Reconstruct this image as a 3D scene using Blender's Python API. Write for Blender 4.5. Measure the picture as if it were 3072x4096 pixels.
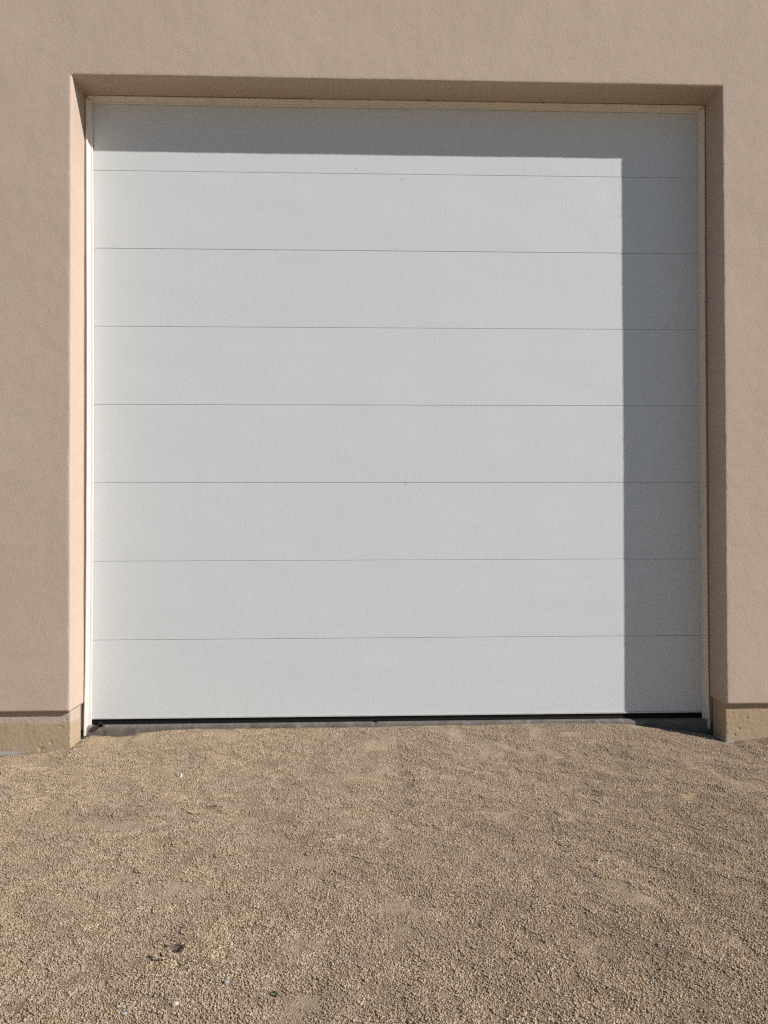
import bpy, bmesh, math, random
import numpy as np
from mathutils import Matrix, Vector

# ------------------------------------------------------------------ clear
for o in list(bpy.data.objects):
    bpy.data.objects.remove(o)
scene = bpy.context.scene
COL = scene.collection
rng = np.random.default_rng(11)
random.seed(5)

# ------------------------------------------------------------------ camera, sky, sun, exposure
yaw, pitch, roll = 0.03335, 0.01092, -0.00261
cam_d = bpy.data.cameras.new('camera')
cam = bpy.data.objects.new('camera', cam_d)
COL.objects.link(cam)
fw = Vector((math.sin(yaw) * math.cos(pitch), math.cos(yaw) * math.cos(pitch), math.sin(pitch)))
rt = Vector((math.cos(yaw), -math.sin(yaw), 0))
up = rt.cross(fw)
r2 = rt * math.cos(roll) + up * math.sin(roll)
u2 = up * math.cos(roll) - rt * math.sin(roll)
cam.matrix_world = Matrix(((r2.x, u2.x, -fw.x, -0.2814), (r2.y, u2.y, -fw.y, -5.0815),
                           (r2.z, u2.z, -fw.z, 1.3423), (0, 0, 0, 1)))
cam_d.sensor_fit = 'VERTICAL'
cam_d.sensor_height = 24.0
cam_d.lens = 24.0 * 2958.0 / 4096.0
cam_d.clip_start = 0.05
cam_d.clip_end = 1000.0
scene.camera = cam

SUN_TO = Vector((0.594, -0.2626, 0.373)).normalized()      # towards the sun
elev = math.asin(SUN_TO.z)
azim = math.atan2(SUN_TO.x, SUN_TO.y)                        # clockwise from +Y
world = bpy.data.worlds.new('World')
scene.world = world
world.use_nodes = True
wn = world.node_tree
bg = wn.nodes['Background']
sky = wn.nodes.new('ShaderNodeTexSky')
sky.sky_type = 'NISHITA'
sky.sun_disc = False
sky.sun_elevation = elev
sky.sun_rotation = azim
sky.altitude = 300
sky.air_density = 1.0
sky.dust_density = 0.2
sky.ozone_density = 2.2
wn.links.new(sky.outputs[0], bg.inputs[0])
bg.inputs[1].default_value = 0.062

sun_d = bpy.data.lights.new('sun', 'SUN')
sun_d.energy = 5.0
sun_d.angle = math.radians(0.55)
sun_d.color = (1.0, 0.96, 0.90)
sun = bpy.data.objects.new('sun', sun_d)
sun.rotation_euler = SUN_TO.to_track_quat('Z', 'Y').to_euler()
sun.location = (20, -9, 13)
COL.objects.link(sun)

scene.view_settings.view_transform = 'Standard'
scene.view_settings.look = 'None'
scene.view_settings.gamma = 1.0
scene.view_settings.use_curve_mapping = False
scene.view_settings.exposure = 0.06
scene.cycles.max_bounces = 6
scene.cycles.diffuse_bounces = 4
scene.cycles.glossy_bounces = 2
scene.cycles.use_denoising = False
scene.cycles.filter_width = 1.25

# ------------------------------------------------------------------ helpers
def perlin(x, y, seed=0):
    x = np.asarray(x, float); y = np.asarray(y, float)
    r = np.random.default_rng(seed)
    perm = r.permutation(512)
    ang = r.random(512) * 2 * math.pi
    gx, gy = np.cos(ang), np.sin(ang)
    xi = np.floor(x).astype(int); yi = np.floor(y).astype(int)
    xf = x - xi; yf = y - yi
    u = xf ** 3 * (xf * (xf * 6 - 15) + 10); v = yf ** 3 * (yf * (yf * 6 - 15) + 10)
    def g(ix, iy, dx, dy):
        h = perm[(perm[ix & 511] + iy) & 511]
        return gx[h] * dx + gy[h] * dy
    a = g(xi, yi, xf, yf); b = g(xi + 1, yi, xf - 1, yf)
    c = g(xi, yi + 1, xf, yf - 1); d = g(xi + 1, yi + 1, xf - 1, yf - 1)
    return 1.4 * ((a + u * (b - a)) + v * ((c + u * (d - c)) - (a + u * (b - a))))

def sstep(a, b, x):
    t = np.clip((np.asarray(x, float) - a) / (b - a), 0, 1)
    return t * t * (3 - 2 * t)

def mesh_obj(name, verts, faces, mat, parent=None, smooth=False):
    me = bpy.data.meshes.new(name)
    me.from_pydata([tuple(map(float, v)) for v in verts], [], faces)
    me.update()
    if mat: me.materials.append(mat)
    if smooth: me.polygons.foreach_set('use_smooth', [True] * len(me.polygons))
    o = bpy.data.objects.new(name, me)
    COL.objects.link(o)
    if parent: o.parent = parent
    return o

def fix_normals(o):
    bm = bmesh.new(); bm.from_mesh(o.data)
    bmesh.ops.recalc_face_normals(bm, faces=bm.faces)
    bm.to_mesh(o.data); bm.free()

def grid_mesh(name, P, mat, parent=None, smooth=True, flip=False):
    """P: array (n, m, 3) of points"""
    n, m = P.shape[:2]
    me = bpy.data.meshes.new(name)
    idx = np.arange(n * m).reshape(n, m)
    q = np.stack([idx[:-1, :-1], idx[1:, :-1], idx[1:, 1:], idx[:-1, 1:]], -1).reshape(-1, 4)
    if flip: q = q[:, ::-1]
    me.vertices.add(n * m); me.vertices.foreach_set('co', P.reshape(-1).astype(np.float32))
    me.loops.add(q.size); me.loops.foreach_set('vertex_index', q.reshape(-1).astype(np.int32))
    me.polygons.add(len(q))
    me.polygons.foreach_set('loop_start', np.arange(0, q.size, 4, dtype=np.int32))
    me.polygons.foreach_set('use_smooth', np.full(len(q), smooth))
    me.update(calc_edges=True); me.validate()
    if mat: me.materials.append(mat)
    o = bpy.data.objects.new(name, me); COL.objects.link(o)
    if parent: o.parent = parent
    return o

def box(name, lo, hi, mat, parent=None, bevel=0.0):
    bm = bmesh.new()
    bmesh.ops.create_cube(bm, size=1)
    for v in bm.verts:
        v.co = Vector([lo[i] + (v.co[i] + .5) * (hi[i] - lo[i]) for i in range(3)])
    if bevel:
        bmesh.ops.bevel(bm, geom=list(bm.edges), offset=bevel, segments=2, affect='EDGES', profile=.5)
    me = bpy.data.meshes.new(name); bm.to_mesh(me); bm.free()
    me.materials.append(mat)
    o = bpy.data.objects.new(name, me); COL.objects.link(o)
    if parent: o.parent = parent
    return o

def empty(name, loc):
    o = bpy.data.objects.new(name, None); o.location = loc
    COL.objects.link(o)
    return o

def tag(o, label=None, cat=None, group=None, kind=None):
    if label: o['label'] = label
    if cat: o['category'] = cat
    if group: o['group'] = group
    if kind: o['kind'] = kind
    return o

# ------------------------------------------------------------------ materials
SMUDGE = [(1.860, 2.693, .016, .35), (1.927, 2.712, .012, .25), (.036, 1.596, .018, .18), (-.30, 3.77, .010, .35), (.02, 3.70, .012, .4), (-1.30, .20, .012, .3)]
class NT:
    def __init__(self, name, rough=0.8, spec=0.3):
        self.m = bpy.data.materials.new(name); self.m.use_nodes = True
        self.t = self.m.node_tree
        self.b = self.t.nodes['Principled BSDF']
        self.b.inputs['Roughness'].default_value = rough
        self.b.inputs['Specular IOR Level'].default_value = spec
    def n(self, typ, **kw):
        nd = self.t.nodes.new(typ)
        for k, v in kw.items(): setattr(nd, k, v)
        return nd
    def l(self, a, b): self.t.links.new(a, b)
    def coord(self, scale=(1, 1, 1), loc=(0, 0, 0), rot=(0, 0, 0), which='Object'):
        tc = self.n('ShaderNodeTexCoord'); mp = self.n('ShaderNodeMapping')
        mp.inputs['Scale'].default_value = scale; mp.inputs['Location'].default_value = loc
        mp.inputs['Rotation'].default_value = rot
        self.l(tc.outputs[which], mp.inputs[0]); return mp.outputs[0]
    def noise(self, scale, detail=3, rough=.55, co=None, dist=0):
        nd = self.n('ShaderNodeTexNoise')
        nd.inputs['Scale'].default_value = scale; nd.inputs['Detail'].default_value = detail
        nd.inputs['Roughness'].default_value = rough; nd.inputs['Distortion'].default_value = dist
        self.l(co if co is not None else self.coord(), nd.inputs['Vector']); return nd.outputs['Fac']
    def voro(self, scale, co=None, feature='F1', rand=1.0):
        nd = self.n('ShaderNodeTexVoronoi', feature=feature)
        nd.inputs['Scale'].default_value = scale; nd.inputs['Randomness'].default_value = rand
        self.l(co if co is not None else self.coord(), nd.inputs['Vector']); return nd
    def ramp(self, fac, stops, interp='LINEAR'):
        nd = self.n('ShaderNodeValToRGB'); cr = nd.color_ramp; cr.interpolation = interp
        while len(cr.elements) < len(stops): cr.elements.new(.5)
        for e, (p, c) in zip(cr.elements, stops):
            e.position = p; e.color = (c, c, c, 1) if isinstance(c, (int, float)) else (*c, 1)
        self.l(fac, nd.inputs[0]); return nd.outputs[0]
    def mix(self, fac, a, b, blend='MIX'):
        nd = self.n('ShaderNodeMix', data_type='RGBA', blend_type=blend)
        for s, v in ((nd.inputs[0], fac), (nd.inputs[6], a), (nd.inputs[7], b)):
            if isinstance(v, (int, float)): s.default_value = v
            elif isinstance(v, tuple): s.default_value = (*v, 1)
            else: self.l(v, s)
        return nd.outputs[2]
    def math(self, op, a, b=0.0, c=None):
        nd = self.n('ShaderNodeMath', operation=op)
        for s, v in zip(nd.inputs, (a, b, c)):
            if v is None: continue
            if isinstance(v, (int, float)): s.default_value = v
            else: self.l(v, s)
        return nd.outputs[0]
    def bump(self, h, dist, strength=1.0, normal=None):
        nd = self.n('ShaderNodeBump'); nd.inputs['Distance'].default_value = dist
        nd.inputs['Strength'].default_value = strength
        self.l(h, nd.inputs['Height'])
        if normal is not None: self.l(normal, nd.inputs['Normal'])
        return nd.outputs[0]
    def col(self, c):
        if isinstance(c, tuple): self.b.inputs['Base Color'].default_value = (*c, 1)
        else: self.l(c, self.b.inputs['Base Color'])
    def nrm(self, s): self.l(s, self.b.inputs['Normal'])
    def rgh(self, s): self.l(s, self.b.inputs['Roughness'])

def m_stucco():
    s = NT('stucco_paint', .9, .15)
    co = s.coord()
    big = s.noise(1.3, 4, .55, co)
    mid = s.noise(14, 4, .6, co)
    c = s.mix(s.ramp(big, [(.3, 0.0), (.7, 1.0)]), (.550, .436, .354), (.592, .474, .388))
    c = s.mix(s.math('MULTIPLY', s.ramp(mid, [(.35, 0.0), (.75, 1.0)]), .35), c, (.52, .408, .328))
    fine = s.noise(310, 2, .6, co)
    c = s.mix(s.ramp(fine, [(.3, .30), (.6, 0.0)]), c, (.38, .30, .24))
    s.col(c)
    v = s.voro(250, co)
    worm = s.noise(165, 2, .5, co, .8)
    h = s.math('ADD', s.math('MULTIPLY', v.outputs['Distance'], -.8), worm)
    nb = s.bump(h, .0015, 1.0)
    lo = s.noise(2.2, 3, .5, co)
    nb = s.bump(s.math('ADD', lo, s.math('MULTIPLY', s.noise(17, 3, .5, co), .15)), .010, 1.0, nb)
    s.nrm(nb)
    return s.m

def m_door():
    s = NT('door_enamel', .42, .5)
    geo = s.n('ShaderNodeNewGeometry')
    def wco(scale):
        mp = s.n('ShaderNodeMapping'); mp.inputs['Scale'].default_value = scale
        s.l(geo.outputs['Position'], mp.inputs[0]); return mp.outputs[0]
    co = geo.outputs['Position']
    big = s.noise(.9, 2, .5, co)
    c = s.mix(big, (.668, .705, .722), (.702, .73, .742))
    grime = s.noise(1, 4, .65, wco((9, 9, 2.2)))
    c = s.mix(s.ramp(grime, [(.54, 0.0), (.8, .12)]), c, (.55, .53, .48))
    speck = s.voro(2.3, co)
    c = s.mix(s.ramp(speck.outputs['Distance'], [(.008, .75), (.016, 0.0)]), c, (.16, .15, .14))
    wob = s.n('ShaderNodeVectorMath', operation='ADD')
    nv = s.n('ShaderNodeTexNoise'); nv.inputs['Scale'].default_value = 30; s.l(co, nv.inputs['Vector'])
    sc_ = s.n('ShaderNodeVectorMath', operation='SCALE'); sc_.inputs['Scale'].default_value = .035; s.l(nv.outputs['Color'], sc_.inputs[0])
    s.l(co, wob.inputs[0]); s.l(sc_.outputs[0], wob.inputs[1])
    for x, z, r, k in SMUDGE:
        d = s.n('ShaderNodeVectorMath', operation='DISTANCE'); s.l(wob.outputs[0], d.inputs[0]); d.inputs[1].default_value = (x + .017, .017, z + .017)
        c = s.mix(s.math('MULTIPLY', s.ramp(s.math('DIVIDE', d.outputs['Value'], r), [(.55, 1.0), (1.0, 0.0)]), k), c, (.27, .25, .22))
    s.col(c)
    st = s.noise(1, 2, .6, wco((230, 230, 90)), .5)
    vl = s.noise(1, 1, .5, wco((110, 110, 5)))
    h = s.math('ADD', st, s.math('MULTIPLY', vl, .2))
    nb = s.bump(h, .0010, 1.0)
    nb = s.bump(s.noise(1, 1, .5, wco((1.4, 1.4, 3.2))), .005, 1.0, nb)
    s.nrm(nb)
    s.rgh(s.ramp(grime, [(.3, .30), (.7, .40)]))
    return s.m

def m_trim():
    s = NT('trim_vinyl', .5, .4)
    co = s.coord()
    d = s.noise(1, 4, .6, s.coord((30, 30, 3)))
    c = s.mix(d, (.73, .675, .61), (.80, .745, .675))
    c = s.mix(s.ramp(s.noise(9, 5, .7, co), [(.55, 0.0), (.8, .5)]), c, (.52, .44, .35))
    # dirt splash near the ground
    tc = s.n('ShaderNodeTexCoord'); sep = s.n('ShaderNodeSeparateXYZ'); s.l(tc.outputs['Object'], sep.inputs[0])
    low = s.math('ADD', sep.outputs['Z'], s.math('MULTIPLY', s.noise(22, 4, .6, co), .22))
    c = s.mix(s.ramp(low, [(.0, .55), (.10, 0.0)]), c, (.40, .32, .23))
    s.col(c)
    s.nrm(s.bump(s.noise(1, 3, .5, s.coord((60, 60, 8))), .0015, .8))
    return s.m

def m_simple(name, a, b, scale, rough, bump_scale=None, bd=.001, spec=.3):
    s = NT(name, rough, spec)
    s.col(s.mix(s.ramp(s.noise(scale, 4, .6), [(.3, 0.0), (.7, 1.0)]), a, b))
    if bump_scale: s.nrm(s.bump(s.noise(bump_scale, 3, .6), bd))
    return s.m

def m_foundation():
    s = NT('painted_concrete', .85, .2)
    co = s.coord()
    tc = s.n('ShaderNodeTexCoord'); sep = s.n('ShaderNodeSeparateXYZ'); s.l(tc.outputs['Object'], sep.inputs[0])
    z = sep.outputs['Z']
    wob = s.noise(6, 5, .65, co); wf = s.noise(30, 4, .6, co)
    paint = s.mix(s.noise(7, 4, .6, co), (.41, .308, .205), (.47, .36, .245))
    # overspray of wall colour along the top, left side mostly
    top = s.math('ADD', z, s.math('MULTIPLY', s.math('SUBTRACT', wob, .5), .07))
    xl = s.ramp(s.math('MULTIPLY', sep.outputs['X'], -1.0), [(.0, 0.0), (.2, .8)])
    c = s.mix(s.math('MULTIPLY', s.ramp(top, [(.030, 0.0), (.042, 1.0)]), xl), paint, (.50, .415, .345))
    # bare grey concrete showing at the bottom
    b = s.math('ADD', z, s.math('ADD', s.math('MULTIPLY', s.math('SUBTRACT', wob, .5), .10), s.math('MULTIPLY', s.math('SUBTRACT', wf, .5), .035)))
    ax = s.math('ABSOLUTE', sep.outputs['X'])
    b = s.math('SUBTRACT', b, s.ramp(s.math('SUBTRACT', ax, 2.12), [(0, .024), (.15, 0.0)]))
    bare = s.mix(wf, (.36, .35, .335), (.55, .53, .50))
    c = s.mix(s.ramp(s.math('ADD', b, .5), [(.345, 1.0), (.352, 0.0)]), c, bare)
    chip = s.noise(75, 3, .6, co)
    c = s.mix(s.ramp(chip, [(.70, 0.0), (.73, .8)]), c, (.30, .265, .22))
    s.col(c)
    s.nrm(s.bump(s.math('ADD', s.noise(160, 3, .6, co), s.math('MULTIPLY', s.noise(18, 3, .6, co), 1.0)), .0016))
    return s.m

def m_slab():
    s = NT('slab_concrete', .85, .2)
    co = s.coord()
    c = s.mix(s.ramp(s.noise(7, 5, .65, co), [(.3, 0.0), (.7, 1.0)]), (.12, .105, .09), (.21, .19, .165))
    c = s.mix(s.ramp(s.noise(26, 4, .6, co), [(.55, 0.0), (.7, .7)]), c, (.30, .285, .265))
    s.col(c); s.nrm(s.bump(s.noise(90, 4, .6, co), .003))
    return s.m

def m_ground():
    s = NT('sandy_ground', .95, .1)
    co = s.coord()
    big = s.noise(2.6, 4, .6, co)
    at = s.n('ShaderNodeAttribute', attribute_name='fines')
    c = s.mix(s.ramp(big, [(.35, 0.0), (.65, 1.0)]), (.27, .200, .130), (.32, .240, .158))  # sand between the stones painted darker, with their shade put into its colour
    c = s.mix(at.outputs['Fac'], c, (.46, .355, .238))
    v = s.voro(215, co)
    hue = s.n('ShaderNodeSeparateColor'); s.l(v.outputs['Color'], hue.inputs[0])
    c = s.mix(s.ramp(hue.outputs[0], [(0, .7), (.25, 0.0)]), c, (.20, .15, .105))
    c = s.mix(s.ramp(hue.outputs[1], [(.78, 0.0), (1, .8)]), c, (.60, .52, .41))
    s.col(c)
    h = s.math('ADD', s.math('MULTIPLY', v.outputs['Distance'], -1.0), s.noise(420, 2, .6, co))
    s.nrm(s.bump(h, .0030))
    return s.m

def m_gravel():
    s = NT('gravel_stone', .85, .25)
    at = s.n('ShaderNodeAttribute', attribute_name='tone')
    c = s.ramp(at.outputs['Fac'], [
        (0.00, (.44, .325, .208)), (.20, (.50, .382, .252)), (.42, (.56, .440, .302)),
        (.58, (.36, .265, .170)), (.70, (.61, .510, .380)), (.80, (.68, .595, .475)),
        (.86, (.22, .160, .110)), (.91, (.32, .30, .28)), (.94, (.50, .335, .220)), (.985, (.74, .69, .62))], 'CONSTANT')
    geo = s.n('ShaderNodeNewGeometry')
    c = s.mix(s.ramp(s.noise(3.0, 4, .6, geo.outputs['Position']), [(.35, .0), (.65, .4)]), c, (.45, .345, .228))
    c = s.mix(s.ramp(s.noise(5.3, 3, .6, geo.outputs['Position']), [(.48, .0), (.70, .5)]), c, (.36, .268, .212))
    c = s.mix(s.ramp(s.noise(1.7, 5, .68, geo.outputs['Position'], .6), [(.46, .0), (.66, .40)]), c, (.30, .218, .155))
    s.col(c)
    s.nrm(s.bump(s.noise(700, 1, .5, geo.outputs['Position']), .0005))
    return s.m

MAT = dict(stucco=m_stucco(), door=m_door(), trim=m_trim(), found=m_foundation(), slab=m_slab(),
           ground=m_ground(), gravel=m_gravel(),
           rubber=m_simple('black_rubber', (.004, .004, .004), (.009, .009, .009), 40, .75, 200, .0006, .2),
           alu=m_simple('aluminium_retainer', (.52, .50, .49), (.62, .60, .58), 12, .45, None, 0, .5),
           wood=m_simple('jamb_wood', (.44, .29, .235), (.54, .37, .31), 9, .8, 60, .001),
           roof=m_simple('roof_membrane', (.55, .54, .52), (.62, .61, .59), 3, .9),
           nail=m_simple('nail_steel', (.12, .10, .085), (.2, .17, .15), 80, .6),
           dark=m_simple('interior_dark', (.03, .03, .03), (.04, .04, .04), 3, .9))

# ------------------------------------------------------------------ terrain height
SX = [-9, -2.6, -2.2, -2.08, -1.91, -1.81, -1.765, -1.64, -1.55, -1.40, -.85, -.18, .5, 1.19, 1.45, 1.57, 1.72, 1.85, 2.02, 2.18, 2.45, 2.7, 9]
SZ = [-.15, -.170, -.142, -.098, -.111, -.103, -.087, -.080, -.071, -.068, -.069, -.065, -.061, -.056, -.063, -.068, -.086, -.106, -.128, -.148, -.090, -.088, -.12]
HOLES = [(-.945, -2.515, .042, .017), (-1.07, -1.271, .055, .011), (-.05, -.80, .040, .012),
         (-1.42, -1.35, .05, .008), (.95, -1.15, .05, .008), (1.62, -1.10, .05, .007)]
def height(x, y):
    x = np.asarray(x, float); y = np.asarray(y, float)
    s = np.interp(x, SX, SZ)
    far = -.125 + .012 * np.clip(-y - .6, 0, 3) * 0
    t = sstep(-.75, -.03, y)
    z = far + (s - far) * t
    near = sstep(9, 4, np.hypot(x, y + 1))
    amp = near * (.35 + .65 * sstep(-.05, -.45, y))
    n = .011 * perlin(x * 1.7, y * 1.7, 1) + .0075 * perlin(x * 4.3, y * 4.3, 2) + .0050 * perlin(x * 9.5, y * 9.5, 3) \
        + .0020 * perlin(x * 19, y * 19, 4)
    # raked diagonal ridges, stronger on the right
    a = math.radians(-38)
    uu = x * math.cos(a) + y * math.sin(a); vv = -x * math.sin(a) + y * math.cos(a)
    rid = 1.3 * perlin(uu * 1.8, vv * 6.5, 7) + .5 * perlin(uu * 3.2, vv * 13, 8)
    n = n + .0066 * rid * (.35 + .65 * sstep(-.3, 1.0, x))
    z = z + n * amp
    for hx, hy, hr, hd in HOLES:
        d2 = ((x - hx) ** 2 + ((y - hy) * 1.2) ** 2) / hr ** 2
        z = z - hd * np.exp(-d2 * d2 * .8) + .3 * hd * np.exp(-(np.sqrt(d2) - 1.5) ** 2 * 4)
    # drop below the building
    z = z + (-.42 - z) * sstep(-.02, .06, y)
    return z
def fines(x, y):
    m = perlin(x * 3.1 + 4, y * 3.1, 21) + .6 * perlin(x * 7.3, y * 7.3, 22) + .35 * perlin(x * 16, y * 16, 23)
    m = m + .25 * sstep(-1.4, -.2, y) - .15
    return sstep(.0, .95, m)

def axis(lo, hi, step, far_lo, far_hi):
    c = list(np.arange(lo, hi + 1e-6, step)); st = step
    while c[-1] < far_hi: st *= 1.35; c.append(min(c[-1] + st, far_hi))
    st = step; a = [lo]
    while a[-1] > far_lo: st *= 1.35; a.append(max(a[-1] - st, far_lo))
    return np.array(a[:0:-1] + c)
gx = axis(-3.4, 3.2, .014, -220, 220)
gy = axis(-3.6, .08, .014, -220, 220)
GX, GY = np.meshgrid(gx, gy, indexing='ij')
GZ = height(GX, GY)
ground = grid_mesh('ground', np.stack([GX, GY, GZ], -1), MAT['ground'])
tag(ground, kind='structure')
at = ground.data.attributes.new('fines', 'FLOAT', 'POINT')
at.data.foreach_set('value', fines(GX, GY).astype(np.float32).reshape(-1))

# ------------------------------------------------------------------ building
RV = .2626; HW = 2.1357; HH = 4.2267; ZS = .1198
bld = empty('garage_building', (0, 0, 0))
tag(bld, 'tan stucco building with a wide white sectional garage door in a deep recess', 'building')

# front stucco: a loft along the opening's edge
step = .014
path = []   # (px, pz, nx, nz, along)
zz = np.concatenate([np.arange(ZS, HH, step), [HH]])
xx = np.arange(-HW, HW, step)[1:]
for z in zz[:-1]: path.append((-HW, z, -1, 0))
path.append((-HW, HH, -1, 1))
for x in xx: path.append((x, HH, 0, 1))
path.append((HW, HH, 1, 1))
for z in zz[:-1][::-1]: path.append((HW, z, 1, 0))
path = np.array(path)
XW, ZT = 8.0, 6.2
ra = .016
prof = [(0, yv) for yv in np.linspace(.02, -RV + ra, 14)]
prof += [(ra - ra * math.cos(a), -RV + ra - ra * math.sin(a)) for a in np.linspace(0, math.pi / 2, 7)[1:]]
prof += [(d, -RV) for d in (.03, .045, .06, .08, .11, .15, .2, .28)]
NP = len(path)
P = np.zeros((NP, len(prof) + 1, 3))
s_al = np.concatenate([[0], np.cumsum(np.hypot(np.diff(path[:, 0]), np.diff(path[:, 1])))])
for j, (d, yv) in enumerate(prof):
    wav = .0022 * perlin(s_al * 1.6, s_al * 0 + j * .02, 31) + .0012 * perlin(s_al * 7, s_al * 0 + j * .1, 32)
    rough = .0011 * perlin(s_al * 38, s_al * 0 + j * .9 + .3, 33) + .0009 * perlin(s_al * 65, s_al * 0 + j * 1.3 + .5, 34)
    edge = math.exp(-((d + (-RV - yv) * -1 * 0 + abs(yv + RV) * 1.0) / .03) ** 2)
    off = d + wav * (1 if d < .1 else 0) + rough * edge
    P[:, j, 0] = path[:, 0] + path[:, 2] * off
    P[:, j, 1] = yv + (rough * edge * .8 if d > 0.001 else 0)
    P[:, j, 2] = path[:, 1] + path[:, 3] * off
# outer boundary
for i, (px, pz, nx, nz) in enumerate(path):
    if nx and nz: q = (XW * nx, ZT)
    elif nx: q = (XW * nx, ZS + (pz - ZS) / (HH - ZS) * (ZT - ZS))
    else: q = (px / HW * XW, ZT)
    P[i, -1] = (q[0], -RV, q[1])
# drip edge at the bottom: slightly uneven, then turned back into the wall
rows = []
inx = lambda j: 1.0
for end, sgn in ((0, -1), (NP - 1, 1)):
    base = P[end].copy()
    w = .0016 * perlin(np.arange(len(base)) * .31, np.zeros(len(base)), 35)
    base[:, 2] += w
    P[end] = base
    ins = base.copy()
    for j, (d, yv) in enumerate(prof + [(9, -RV)]):
        k = 1 if d > .001 else 0
        ins[j, 1] = max(base[j, 1], -RV + .035) if k else base[j, 1]
        ins[j, 0] = base[j, 0] + (sgn * .03 if not k else 0)
        if k and d < .03: ins[j, 0] = sgn * (HW + .03)
        ins[j, 2] += .004
    rows.append(ins)
P = np.concatenate([rows[0][None], P, rows[1][None]], 0)
wall = grid_mesh('stucco_wall', P, MAT['stucco'], bld, True)
# normals must face the camera / opening
if sum(p.normal.y * p.area for p in wall.data.polygons) > 0:
    wall.data.flip_normals()
# the other walls and the roof
box('stucco_wall', (-XW, -RV + .03, -.5), (-XW + .25, 9, ZT - .002), MAT['stucco'], bld)
box('stucco_wall', (XW - .25, -RV + .03, -.5), (XW, 9, ZT - .002), MAT['stucco'], bld)
box('stucco_wall', (-XW + .252, 8.75, -.5), (XW - .252, 8.998, ZT - .004), MAT['stucco'], bld)
box('roof', (-XW + .01, -RV + .006, ZT - .012), (XW - .01, 8.99, ZT + .05), MAT['roof'], bld)
box('wall_core', (-XW + .26, .03, ZS + .1), (-HW - .07, .2, ZT - .05), MAT['dark'], bld)
box('wall_core', (HW + .07, .03, ZS + .1), (XW - .26, .2, ZT - .05), MAT['dark'], bld)
box('wall_core', (-HW - .068, .06, HH + .06), (HW + .068, .2, ZT - .05), MAT['dark'], bld)

# foundation stems either side of the opening
PITS = [(-2.27, -.085, .009, .004), (-2.33, -.092, .006, .003), (-2.335, -.125, .013, .005), (-2.17, .06, .005, .004), (-2.25, .085, .005, .004),
        (-2.45, -.02, .004, .003), (-2.22, .02, .005, .003), (-2.205, .015, .006, .004), (-2.255, .03, .005, .003),
        (-2.53, -.09, .005, .003), (2.19, .05, .004, .003), (2.32, .045, .005, .003), (2.235, -.05, .009, .004),
        (2.38, .0, .005, .003), (2.29, .02, .006, .003), (2.46, -.03, .006, .004), (2.205, -.09, .008, .004)]
def foundation(sg):
    cx, fy = HW + .0085, -RV + .0265
    r = .007
    pts = []
    for x in np.concatenate([[XW - .3, 6, 4.5, 3.6, 3.1], np.arange(2.85, cx + r, -.0045)]): pts.append((x, fy, 0, -1))
    for a in np.linspace(0, math.pi / 2, 5): pts.append((cx + r - r * math.sin(a), fy + r - r * math.cos(a), -math.sin(a), -math.cos(a)))
    for y in np.arange(fy + r + .004, -.062, .005): pts.append((cx, y, -1, 0))
    pts += [(cx + .004, -.058, -.7, .7), (cx + .05, -.056, 0, 1), (cx + .15, -.055, 0, 1)]
    zs = np.concatenate([[-.6, -.4, -.28, -.22], np.arange(-.19, ZS + .03, .0045), [.2]])
    pts = np.array(pts); n = len(pts); m = len(zs)
    G = np.zeros((n, m, 3))
    al = np.concatenate([[0], np.cumsum(np.hypot(np.diff(pts[:, 0]), np.diff(pts[:, 1])))])
    A, Z = np.meshgrid(al, zs, indexing='ij')
    dis = .0012 * perlin(A * 9 + 50 * (sg > 0), Z * 9, 41) + .0009 * perlin(A * 40, Z * 40 + 9 * sg, 42)
    corner = np.exp(-((A - al[np.argmin(np.abs(pts[:, 0] - cx) + np.abs(pts[:, 1] - fy))]) / .012) ** 2)
    dis -= corner * (.0035 * np.clip(perlin(A * 20, Z * 34, 43 + sg) + .15, 0, 1) + .0025 * np.clip(perlin(A * 20, Z * 90, 45 + sg), 0, 1))
    X0 = sg * pts[:, 0][:, None] + 0 * Z
    for px, pz, pr, pd in PITS:
        if px * sg < 0: continue
        d2 = ((X0 - px) ** 2 + ((Z - pz) * 1.0) ** 2) / pr ** 2
        ang = np.arctan2(Z - pz, X0 - px)
        dis -= pd * np.exp(-(d2 * (1 + .5 * np.sin(ang * 3 + px * 90))) ** 2) * (np.abs(pts[:, 3][:, None]) > .9)
    G[..., 0] = sg * (pts[:, 0][:, None] + pts[:, 2][:, None] * dis)
    G[..., 1] = pts[:, 1][:, None] + pts[:, 3][:, None] * dis
    G[..., 2] = Z
    o = grid_mesh('foundation', G, MAT['found'], bld, True)
    if sum(p.normal.y * p.area for p in o.data.polygons) > 0: o.data.flip_normals()
    return o
foundation(-1); foundation(1)

# concrete slab edge under the door, rough top arris
sx = np.linspace(-HW - .05, HW + .05, 500)
sp = [(-.028, -.5), (-.028, -.2), (-.028, -.12), (-.027, -.075), (-.026, -.052), (-.022, -.044), (-.014, -.0375), (.0, -.037), (.1, -.037), (3.5, -.037)]
G = np.zeros((len(sx), len(sp), 3))
for j, (y, z) in enumerate(sp):
    G[:, j, 0] = sx
    k = 1 if j < 7 else 0
    G[:, j, 1] = y + k * (.003 * perlin(sx * 5, sx * 0 + j * .2, 51) + .0022 * perlin(sx * 31, sx * 0 + j * .6, 52))
    G[:, j, 2] = z + (k * .0018 * perlin(sx * 24, sx * 0 + j * .5, 53) if j > 2 else 0)
    if 3 <= j <= 7:
        nick = np.exp(-((sx + .18) / .012) ** 2)
        G[:, j, 2] -= .010 * nick
slab = grid_mesh('floor_slab', G, MAT['slab'], bld, True, flip=False)
if sum(p.normal.z * p.area for p in slab.data.polygons) < 0: slab.data.flip_normals()

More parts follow.
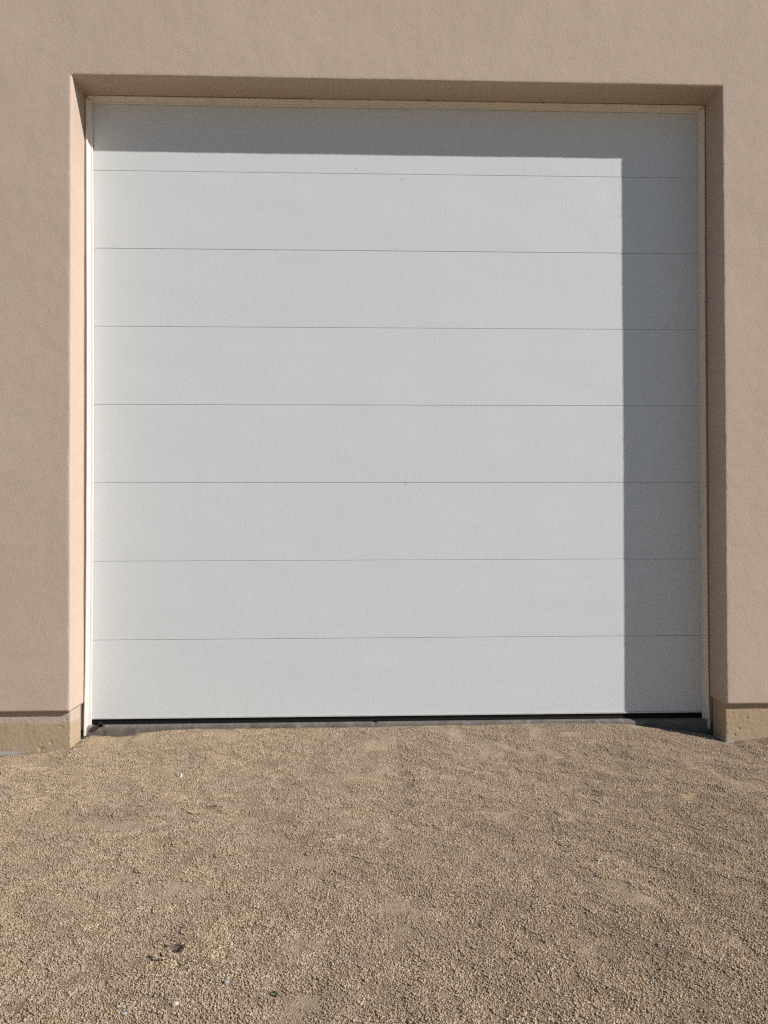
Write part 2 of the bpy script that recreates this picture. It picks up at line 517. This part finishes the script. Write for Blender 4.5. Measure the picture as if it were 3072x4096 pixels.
# jamb boards behind the trim
box('jamb_board', (-HW - .028, -.033, -.06), (-HW + .010, -.004, HH + .02), MAT['wood'], bld)
box('jamb_board', (HW - .010, -.033, -.06), (HW + .028, -.004, HH + .02), MAT['wood'], bld)
box('jamb_board', (-HW + .011, -.033, HH - .008), (HW - .011, -.004, HH + .02), MAT['wood'], bld)

# trim mouldings: w = distance from the jamb towards the opening, y = depth
TP = [(.0055, -.020), (.0055, -.0385), (.0070, -.0415), (.0100, -.0428), (.0140, -.0425), (.0165, -.0410), (.0185, -.0365), (.0200, -.0290), (.0225, -.0190),
      (.0260, -.0142), (.0330, -.0140), (.0390, -.0139), (.0420, -.0130), (.0432, -.0100), (.0432, -.0060), (.0400, -.0030), (.0100, -.0025)]
def trim_side(sg):
    zs = np.linspace(-.098, HH - .010, 120)
    G = np.zeros((len(zs), len(TP), 3))
    for j, (w, y) in enumerate(TP):
        t = w / .043
        if sg < 0:
            bow = .0105 * np.sin(np.pi * np.clip((zs + .1) / 4.3, 0, 1)) ** .8 * (1 - .05 * t)
            flare = -.008 * np.exp(-((zs + .1) / .30) ** 2) * (1 - t)
            # the outer lip lifts off the jamb less near the ground
        else:
            bow = .007 * np.sin(np.pi * np.clip((zs + .1) / 4.3, 0, 1)) * (1 - .6 * t)
            flare = -.010 * np.exp(-((zs + .1) / .16) ** 2) * (1 - .8 * t)
        wig = .0007 * perlin(zs * 2.3, zs * 0 + sg * 7.3 + .4, 61) + .0004 * perlin(zs * 9, zs * 0 + t + sg * 3, 62)
        G[:, j, 0] = sg * (HW - w - bow - flare - wig)
        G[:, j, 1] = y + .001 * perlin(zs * 3, zs * 0 + t * .5 + sg * 2, 63)
        end = .022 * (t if sg < 0 else .35 * (t)) 
        zf = (zs - zs[0]) / (zs[-1] - zs[0])
        z0 = -.106 + end + .004 * math.sin(w * 300)
        # coped joint at the head: lower towards the inner edge
        z1 = HH - .012 - (.0 if w < .009 else (w - .009) * 1.05 if w < .025 else .017 + (w - .025) * .1)
        G[:, j, 2] = z0 + zf * (z1 - z0)
    o = grid_mesh('side_trim', G, MAT['trim'], bld, False)
    cap_fix(o)
    return o
def cap_fix(o):
    bm = bmesh.new(); bm.from_mesh(o.data)
    n = len(TP)
    bm.verts.ensure_lookup_table()
    # close the back and the ends
    be = [e for e in bm.edges if e.is_boundary]
    bmesh.ops.holes_fill(bm, edges=be, sides=0)
    rows = len(bm.verts) // n
    try:
        bm.faces.new([bm.verts[i] for i in range(n)])
        bm.faces.new([bm.verts[(rows - 1) * n + i] for i in range(n)])
    except ValueError:
        pass
    bmesh.ops.recalc_face_normals(bm, faces=bm.faces)
    bm.to_mesh(o.data); bm.free()
trim_l = trim_side(-1); trim_r = trim_side(1)
def trim_head():
    xs = np.linspace(-1, 1, 130)
    G = np.zeros((len(xs), len(TP), 3))
    for j, (w, y) in enumerate(TP):
        t = w / .043
        half = HW - .010 - (0 if w < .009 else (w - .009) * .9 if w < .024 else .0135 + .018 * min(1, (w - .024) / .004))
        X = xs * half
        sag = .0022 * perlin(X * .8, X * 0 + .3, 71) + .0009 * perlin(X * 5, X * 0 + t * 2, 72)
        G[:, j, 0] = X
        G[:, j, 1] = y + .0015 * perlin(X * 1.7, X * 0 + t, 73) + .0004
        G[:, j, 2] = HH - w + .0035 + sag * (.4 + t)
    o = grid_mesh('head_trim', G, MAT['trim'], bld, False)
    cap_fix(o); return o
trim_h = trim_head()

def nail(loc, parent):
    bm = bmesh.new()
    bmesh.ops.create_uvsphere(bm, u_segments=8, v_segments=5, radius=.0036)
    for v in bm.verts: v.co.y *= .45
    me = nail.me if hasattr(nail, 'me') else bpy.data.meshes.new('nail_head')
    if not hasattr(nail, 'me'):
        bm.to_mesh(me); me.materials.append(MAT['nail']); nail.me = me
    bm.free()
    o = bpy.data.objects.new('nail_head', me); o.location = loc; o.parent = parent
    COL.objects.link(o)
for x in np.arange(-1.86, 2.0, .408): nail((x + random.uniform(-.03, .03), -.0430, HH - .0085), trim_h)
for z in np.arange(.30, 4.1, .43): nail((HW - .0115 - .007 * math.sin(math.pi * (z + .1) / 4.3), -.0430, z + random.uniform(-.03, .03)), trim_r)

# garage door
door = empty('garage_door', (0, 0, 0)); door.parent = bld
tag(door, 'white embossed steel sectional door of eight flush panels')
SH = .5334
def section_mesh(hz):
    g, b, e = .0008, .0022, .0012
    # (y, z) profile, front at y = 0; tongue on top, groove below blocks the view through the joint
    pr = [(.05, g), (.016, g), (.016, g + .006), (.0075, g + .006), (.0075, g), (e + .0015, g), (e * .45, g + b * .35), (0, g + b),
          (0, hz - g - b), (e * .45, hz - g - b * .35), (e + .0015, hz - g), (.0082, hz - g), (.0082, hz - g + .0055), (.0153, hz - g + .0055), (.0153, hz - g), (.05, hz - g)]
    L = HW - .012
    n = len(pr); v = []; f = []
    for x in (-L, L):
        v += [(x, y, z) for y, z in pr]
    for i in range(n):
        j = (i + 1) % n
        f.append((i, j, n + j, n + i))
    f.append(tuple(range(n))[::-1]); f.append(tuple(range(n, 2 * n)))
    me = bpy.data.meshes.new('door_section')
    me.from_pydata(v, [], f); me.update()
    bm = bmesh.new(); bm.from_mesh(me); bmesh.ops.recalc_face_normals(bm, faces=bm.faces); bm.to_mesh(me); bm.free()
    me.materials.append(MAT['door'])
    return me
sm = section_mesh(SH)
for k in range(8):
    o = bpy.data.objects.new('door_section', sm)
    o.location = (0, (.0005, -.0004, .0006, 0, -.0005, .0004, -.0003, .0004)[k], SH * k + (.009 if k == 0 else 0))
    if k == 0: o.scale.z = (SH - .009) / SH
    o.rotation_euler = ((.0006, -.0009, .0005, .0010, -.0006, .0003, -.0009, .0007)[k], 0, 0)
    o.parent = door; COL.objects.link(o)
# aluminium retainer and rubber astragal
def extrude_x(name, pr, x0, x1, mat, parent, nseg=1, wob=0, seed=1, smooth=False):
    xs = np.linspace(x0, x1, nseg + 1); n = len(pr)
    v = []; f = []
    for x in xs:
        dz = wob * float(perlin(np.array([x * 1.3]), np.array([.3]), seed)[0]) if wob else 0
        v += [(x, y, z + dz * (1 if z < -.02 else 0)) for y, z in pr]
    for s in range(nseg):
        for i in range(n):
            j = (i + 1) % n
            f.append((s * n + i, s * n + j, (s + 1) * n + j, (s + 1) * n + i))
    f.append(tuple(range(n))[::-1]); f.append(tuple(nseg * n + i for i in range(n)))
    o = mesh_obj(name, v, f, mat, parent, smooth); fix_normals(o); return o
extrude_x('bottom_retainer', [(-.004, .0005), (-.0042, .0095), (-.0025, .0105), (.048, .0105), (.048, .0005)], -HW + .012, HW - .012, MAT['alu'], door)
pr = [(.008, .0), (.003, -.003), (.002, -.010), (.006, -.018), (.003, -.026), (.001, -.033), (.004, -.0385), (.02, -.0405), (.04, -.0385), (.044, -.02), (.044, 0)]
extrude_x('bottom_seal', pr, -HW + .010, HW - .010, MAT['rubber'], door, 60, .0012, 81, False)
# rolled end of the seal squeezed out at the left
bm = bmesh.new()
prof_e = [(-.055, .0155), (-.050, .0185), (-.040, .0190), (-.02, .0170), (.0, .0160), (.03, .0150)]
rings = []
for t, r in prof_e:
    ring = []
    for a in range(14):
        an = a / 14 * 2 * math.pi
        ring.append(bm.verts.new((r * 1.05 * math.cos(an) - t * .35, t, r * .82 * math.sin(an) + .0005 * math.sin(3 * an) - .05 * max(0, -t - .02))))
    rings.append(ring)
for a, b in zip(rings, rings[1:]):
    for i in range(14): bm.faces.new((a[i], a[(i + 1) % 14], b[(i + 1) % 14], b[i]))
inner = [bm.verts.new((v.co.x * .6 + .0193 * .4, -.0555, v.co.z * .6 - .0007)) for v in rings[0]]
deep = [bm.verts.new((v.co.x, -.040, v.co.z)) for v in inner]
for A, B in ((inner, rings[0]), (deep, inner)):
    for i in range(14): bm.faces.new((A[i], A[(i + 1) % 14], B[(i + 1) % 14], B[i]))
bm.faces.new(deep)
bmesh.ops.recalc_face_normals(bm, faces=bm.faces)
me = bpy.data.meshes.new('seal_end'); bm.to_mesh(me); bm.free()
me.materials.append(MAT['rubber']); me.polygons.foreach_set('use_smooth', [True] * len(me.polygons))
se = bpy.data.objects.new('seal_end', me); se.location = (-2.035, -.006, -.0245); se.parent = door; COL.objects.link(se)

# ------------------------------------------------------------------ gravel
def gravel():
    """small round clumps of stones, laid side by side and tilted with the ground"""
    RAD, SP, NV = .0315, .051, 16
    bm = bmesh.new(); bmesh.ops.create_icosphere(bm, subdivisions=1, radius=.5)
    iv = np.array([v.co[:] for v in bm.verts]); bm.faces.ensure_lookup_table()
    it = np.array([[v.index for v in f.verts] for f in bm.faces]); bm.free()
    V, T, TONE, VAR = [], [], [], []
    nv0 = 0
    for k in range(NV):
        n = int((195 if k < 11 else 100))
        a = rng.random(n) * 6.283; rr = RAD * np.sqrt(rng.random(n)) * (1 + .10 * np.sin(3 * a + k))
        d = np.clip(np.exp(rng.normal(math.log(.0041 if k < 11 else .0034), .37, n)), .0021, .0098)
        cz = d * .10 + rng.random(n) ** 2 * .0032 - .0009
        sc = np.stack([d * rng.uniform(.8, 1.3, n), d * rng.uniform(.8, 1.15, n), d * rng.uniform(.6, .95, n)], -1)
        th = rng.random(n) * 6.283; tl = rng.normal(0, .4, n)
        base = iv[None] * (1 + rng.uniform(-.24, .20, (n, len(iv), 1))) * sc[:, None]
        x1 = base[..., 0] * np.cos(tl)[:, None] + base[..., 2] * np.sin(tl)[:, None]
        z1 = -base[..., 0] * np.sin(tl)[:, None] + base[..., 2] * np.cos(tl)[:, None]
        X = x1 * np.cos(th)[:, None] - base[..., 1] * np.sin(th)[:, None] + (rr * np.cos(a))[:, None]
        Y = x1 * np.sin(th)[:, None] + base[..., 1] * np.cos(th)[:, None] + (rr * np.sin(a))[:, None]
        Z = z1 + cz[:, None]
        V.append(np.stack([X, Y, Z], -1).reshape(-1, 3))
        T.append((it[None] + (np.arange(n) * len(iv))[:, None, None] + nv0).reshape(-1, 3))
        TONE.append(np.repeat(rng.random(n), len(iv))); VAR.append(np.full(n * len(iv), k))
        nv0 += n * len(iv)
    V = np.concatenate(V); T = np.concatenate(T); TONE = np.concatenate(TONE); VAR = np.concatenate(VAR)
    # clump places: jittered hexagonal net over the ground the photograph shows
    pts = []
    row = 0; y = -3.65
    while y < -.03:
        hw = .53 * (y + 5.08) + .9; c0 = -.25 + .033 * (y + 5.08)
        for x in np.arange(c0 - hw + (SP / 2 if row % 2 else 0), c0 + hw, SP):
            pts.append((x, y))
        y += SP * .866; row += 1
    pts = np.array(pts) + rng.uniform(-.012, .012, (len(pts), 2))
    x, y = pts[:, 0], pts[:, 1]
    ok = (y < -.05) & ~((np.abs(x) > HW - .005) & (y > -RV + .005))
    x, y = x[ok], y[ok]; n = len(x)
    e = .019
    # mean height and slope over the clump's area
    hs = np.stack([height(x + e * math.cos(a), y + e * math.sin(a)) for a in np.linspace(0, 2 * math.pi, 8, endpoint=False)])
    h = .6 * hs.mean(0) + .4 * height(x, y)
    ca = np.cos(np.linspace(0, 2 * math.pi, 8, endpoint=False))[:, None]; sa = np.sin(np.linspace(0, 2 * math.pi, 8, endpoint=False))[:, None]
    sxp = (hs * ca).sum(0) / 4 / e; syp = (hs * sa).sum(0) / 4 / e
    fi = fines(x, y)
    z = h + .0006 - .0030 * fi
    rot = np.zeros((n, 3))
    for i in range(n):
        nn = Vector((-sxp[i], -syp[i], 1)).normalized()
        q = nn.to_track_quat('Z', 'Y').to_matrix() @ Matrix.Rotation(rng.random() * 6.283, 3, 'Z')
        rot[i] = q.to_euler()
    var = np.where(rng.random(n) < .15 + .8 * fi, rng.integers(11, NV, n), rng.integers(0, 11, n))
    nt = len(V)
    me = bpy.data.meshes.new('gravel')
    allv = np.concatenate([V, np.stack([x, y, z], -1)]).astype(np.float32)
    me.vertices.add(len(allv)); me.vertices.foreach_set('co', allv.reshape(-1))
    me.loops.add(T.size); me.loops.foreach_set('vertex_index', T.reshape(-1).astype(np.int32))
    me.polygons.add(len(T)); me.polygons.foreach_set('loop_start', np.arange(0, T.size, 3, dtype=np.int32))
    me.polygons.foreach_set('use_smooth', np.ones(len(T), bool))
    me.update(calc_edges=True)
    def add(name, typ, key, arr):
        at = me.attributes.new(name, typ, 'POINT'); at.data.foreach_set(key, arr)
    add('tone', 'FLOAT', 'value', np.concatenate([TONE, np.zeros(n)]).astype(np.float32))
    add('gvar', 'INT', 'value', np.concatenate([VAR, var]).astype(np.int32))
    add('place', 'BOOLEAN', 'value', np.concatenate([np.zeros(nt, bool), np.ones(n, bool)]))
    add('grot', 'FLOAT_VECTOR', 'vector', np.concatenate([np.zeros((nt, 3)), rot]).astype(np.float32).reshape(-1))
    o = bpy.data.objects.new('gravel', me); COL.objects.link(o)
    tag(o, 'fine tan gravel spread over the ground before the door', 'gravel', kind='stuff')
    me.materials.append(MAT['gravel'])
    ng = bpy.data.node_groups.new('gravel_scatter', 'GeometryNodeTree')
    ng.interface.new_socket('Geometry', in_out='INPUT', socket_type='NodeSocketGeometry')
    ng.interface.new_socket('Geometry', in_out='OUTPUT', socket_type='NodeSocketGeometry')
    N = ng.nodes; L = ng.links
    gi = N.new('NodeGroupInput'); go = N.new('NodeGroupOutput')
    def attr(name, dt):
        nd = N.new('GeometryNodeInputNamedAttribute'); nd.data_type = dt; nd.inputs['Name'].default_value = name
        return nd.outputs[0]
    sep = N.new('GeometryNodeSeparateGeometry'); sep.domain = 'POINT'
    L.new(gi.outputs[0], sep.inputs[0]); L.new(attr('place', 'BOOLEAN'), sep.inputs['Selection'])
    spl = N.new('GeometryNodeSplitToInstances'); spl.domain = 'POINT'
    L.new(sep.outputs['Inverted'], spl.inputs[0]); L.new(attr('gvar', 'INT'), spl.inputs['Group ID'])
    ip = N.new('GeometryNodeInstanceOnPoints')
    L.new(sep.outputs['Selection'], ip.inputs['Points']); L.new(spl.outputs[0], ip.inputs['Instance'])
    ip.inputs['Pick Instance'].default_value = True
    L.new(attr('gvar', 'INT'), ip.inputs['Instance Index'])
    e2r = N.new('FunctionNodeEulerToRotation'); L.new(attr('grot', 'FLOAT_VECTOR'), e2r.inputs[0])
    L.new(e2r.outputs[0], ip.inputs['Rotation'])
    L.new(ip.outputs[0], go.inputs[0])
    md = o.modifiers.new('scatter', 'NODES'); md.node_group = ng
    print('clumps', n)
    return o
gravel()

# ------------------------------------------------------------------ single stones, clods and a scrap
def stone_mat(name, a, b):
    return m_simple(name, a, b, 60, .8, 240, .0012)
SM = dict(pale=stone_mat('pale_stone', (.57, .50, .44), (.66, .60, .54)), grey=stone_mat('grey_stone', (.26, .27, .28), (.38, .39, .40)),
          dark=stone_mat('dark_stone', (.07, .075, .08), (.13, .13, .13)), tan=stone_mat('tan_clod', (.31, .24, .165), (.38, .30, .21)),
          blue=stone_mat('bluish_stone', (.28, .29, .295), (.38, .385, .385)), rust=stone_mat('rusty_stone', (.42, .25, .15), (.52, .33, .21)))
def stone(name, x, y, sx_, sy_, sz_, mat, label, cat, group=None, seed=0, sink=.25, rz=0.0):
    r = np.random.default_rng(seed)
    bm = bmesh.new(); bmesh.ops.create_icosphere(bm, subdivisions=3, radius=.5)
    cuts = [(Vector(r.normal(0, 1, 3)).normalized(), r.uniform(.27, .44)) for _ in range(9)]
    for v in bm.verts:
        for nrm, dd in cuts:
            k = v.co.dot(nrm) - dd
            if k > 0: v.co -= nrm * k * .85
    for v in bm.verts:
        v.co = Vector((v.co.x * sx_, v.co.y * sy_, v.co.z * sz_))
    me = bpy.data.meshes.new(name); bm.to_mesh(me); bm.free()
    me.materials.append(mat)
    o = bpy.data.objects.new(name, me)
    o.location = (x, y, float(height(x, y)) + sz_ * (.42 - sink)); o.rotation_euler = (r.normal(0, .12), r.normal(0, .12), rz)
    COL.objects.link(o); tag(o, label, cat, group)
    return o
CG = 'dirt clods in the hollow'
stone('dirt_clod', -.922, -2.543, .040, .034, .026, SM['tan'], 'largest tan dirt clod at the right rim of the small dark hollow in the gravel', 'clod', CG, 3, .2, .4)
stone('dirt_clod', -.955, -2.508, .022, .020, .018, SM['tan'], 'small tan dirt clod in the middle of the dark hollow in the gravel', 'clod', CG, 4, .1, 1.0)
stone('dirt_clod', -.975, -2.555, .028, .020, .018, SM['tan'], 'flat tan clod at the front left rim of the dark hollow in the gravel', 'clod', CG, 5, .2, .1)
PG = 'loose pebbles on the gravel'
stone('pebble', -.842, -2.809, .022, .017, .015, SM['pale'], 'whitish pink pebble lying nearest the bottom edge, in front of the dark hollow', 'pebble', PG, 7, .15, .2)
stone('pebble', -.704, -2.719, .017, .013, .011, SM['blue'], 'bluish grey flat pebble to the right of the dark hollow', 'pebble', PG, 8, .15, .5)
stone('pebble', -.985, -2.838, .020, .012, .010, SM['grey'], 'grey pebble at the lower left, left of the whitish pink one', 'pebble', PG, 9, .2, .1)
stone('pebble', -.725, -2.500, .011, .010, .010, SM['pale'], 'small white pebble level with the dark hollow and right of it', 'pebble', PG, 10, .1, .9)
stone('pebble', -.77, -2.39, .012, .008, .008, SM['pale'], 'small cream pebble behind and right of the dark hollow', 'pebble', PG, 12, .1, 0)
stone('pebble', 1.373, -1.578, .020, .014, .014, SM['blue'], 'pale grey pebble on the right, in front of the right foundation', 'pebble', PG, 13, .15, .7)
stone('pebble', -.043, -2.175, .016, .012, .011, SM['dark'], 'small dark pebble near the middle of the gravel', 'pebble', PG, 14, .15, 0)
stone('pebble', .62, -1.86, .024, .013, .010, SM['grey'], 'flat mauve grey pebble right of centre on the gravel', 'pebble', PG, 15, .2, .1)
stone('pebble', .22, -2.63, .015, .012, .012, SM['dark'], 'small dark pebble near the bottom edge, right of centre', 'pebble', PG, 16, .1, .4)
stone('pebble', -.98, -2.40, .012, .009, .008, SM['grey'], 'small slate grey pebble just behind the dark hollow', 'pebble', PG, 17, .1, .4)
stone('pebble', .63, -2.72, .014, .012, .012, SM['rust'], 'small rusty orange pebble near the lower right corner', 'pebble', PG, 18, .1, .2)
stone('pebble', -2.085, -.33, .020, .010, .008, SM['pale'], 'pale flat pebble in front of the left foundation corner', 'pebble', PG, 19, .1, .1)
stone('pebble', 2.02, -.19, .030, .016, .016, SM['dark'], 'dark brown lump in the shadow beside the right foundation', 'pebble', PG, 20, .2, .1)

# scrap: a creased bluish white sliver standing up in the gravel
sm_ = NT('white_scrap_plastic', .35, .5); sm_.col(sm_.mix(sm_.noise(60), (.70, .76, .82), (.82, .86, .90)))
zg = float(height(-1.308, -.80))
vv = [(-.011, 0, -.004), (.012, .004, -.004), (.010, .003, .012), (.002, -.002, .026), (-.006, .001, .016), (.001, -.009, -.004), (.002, -.007, .013)]
ff = [(0, 5, 6), (0, 6, 4), (4, 6, 3), (5, 1, 2), (5, 2, 6), (6, 2, 3)]
sc = mesh_obj('plastic_scrap', vv, ff, sm_.m)
so = sc.modifiers.new('thickness', 'SOLIDIFY'); so.thickness = .0012
sc.location = (-1.308, -.80, zg + .002); sc.rotation_euler = (.15, .1, .3)
tag(sc, 'tiny bluish white scrap standing up in the gravel at the left', 'scrap')

# a small dried leaf on the gravel
lm = NT('leaf_green', .7, .3); lm.col(lm.mix(lm.noise(90), (.030, .045, .012), (.07, .085, .03)))
lv = []; lf = []
for i in range(7):
    t = i / 6; w = .0052 * math.sin(math.pi * min(1, t * .95 + .03)) ** .8; zc = .004 * math.sin(t * 3.1)
    lv += [(t * .028 - .014, -w, zc + .0025), (t * .028 - .014, 0, zc), (t * .028 - .014, w, zc + .003)]
for i in range(6):
    for k in range(2):
        a = i * 3 + k; lf.append((a, a + 3, a + 4, a + 1))
leaf = mesh_obj('fallen_leaf', lv, lf, lm.m, None, True)
so = leaf.modifiers.new('thickness', 'SOLIDIFY'); so.thickness = .0006
leaf.location = (-.545, -2.775, float(height(-.545, -2.775)) + .006); leaf.rotation_euler = (.1, .15, -.5)
tag(leaf, 'tiny dark green leaf on the gravel near the bottom edge', 'leaf')
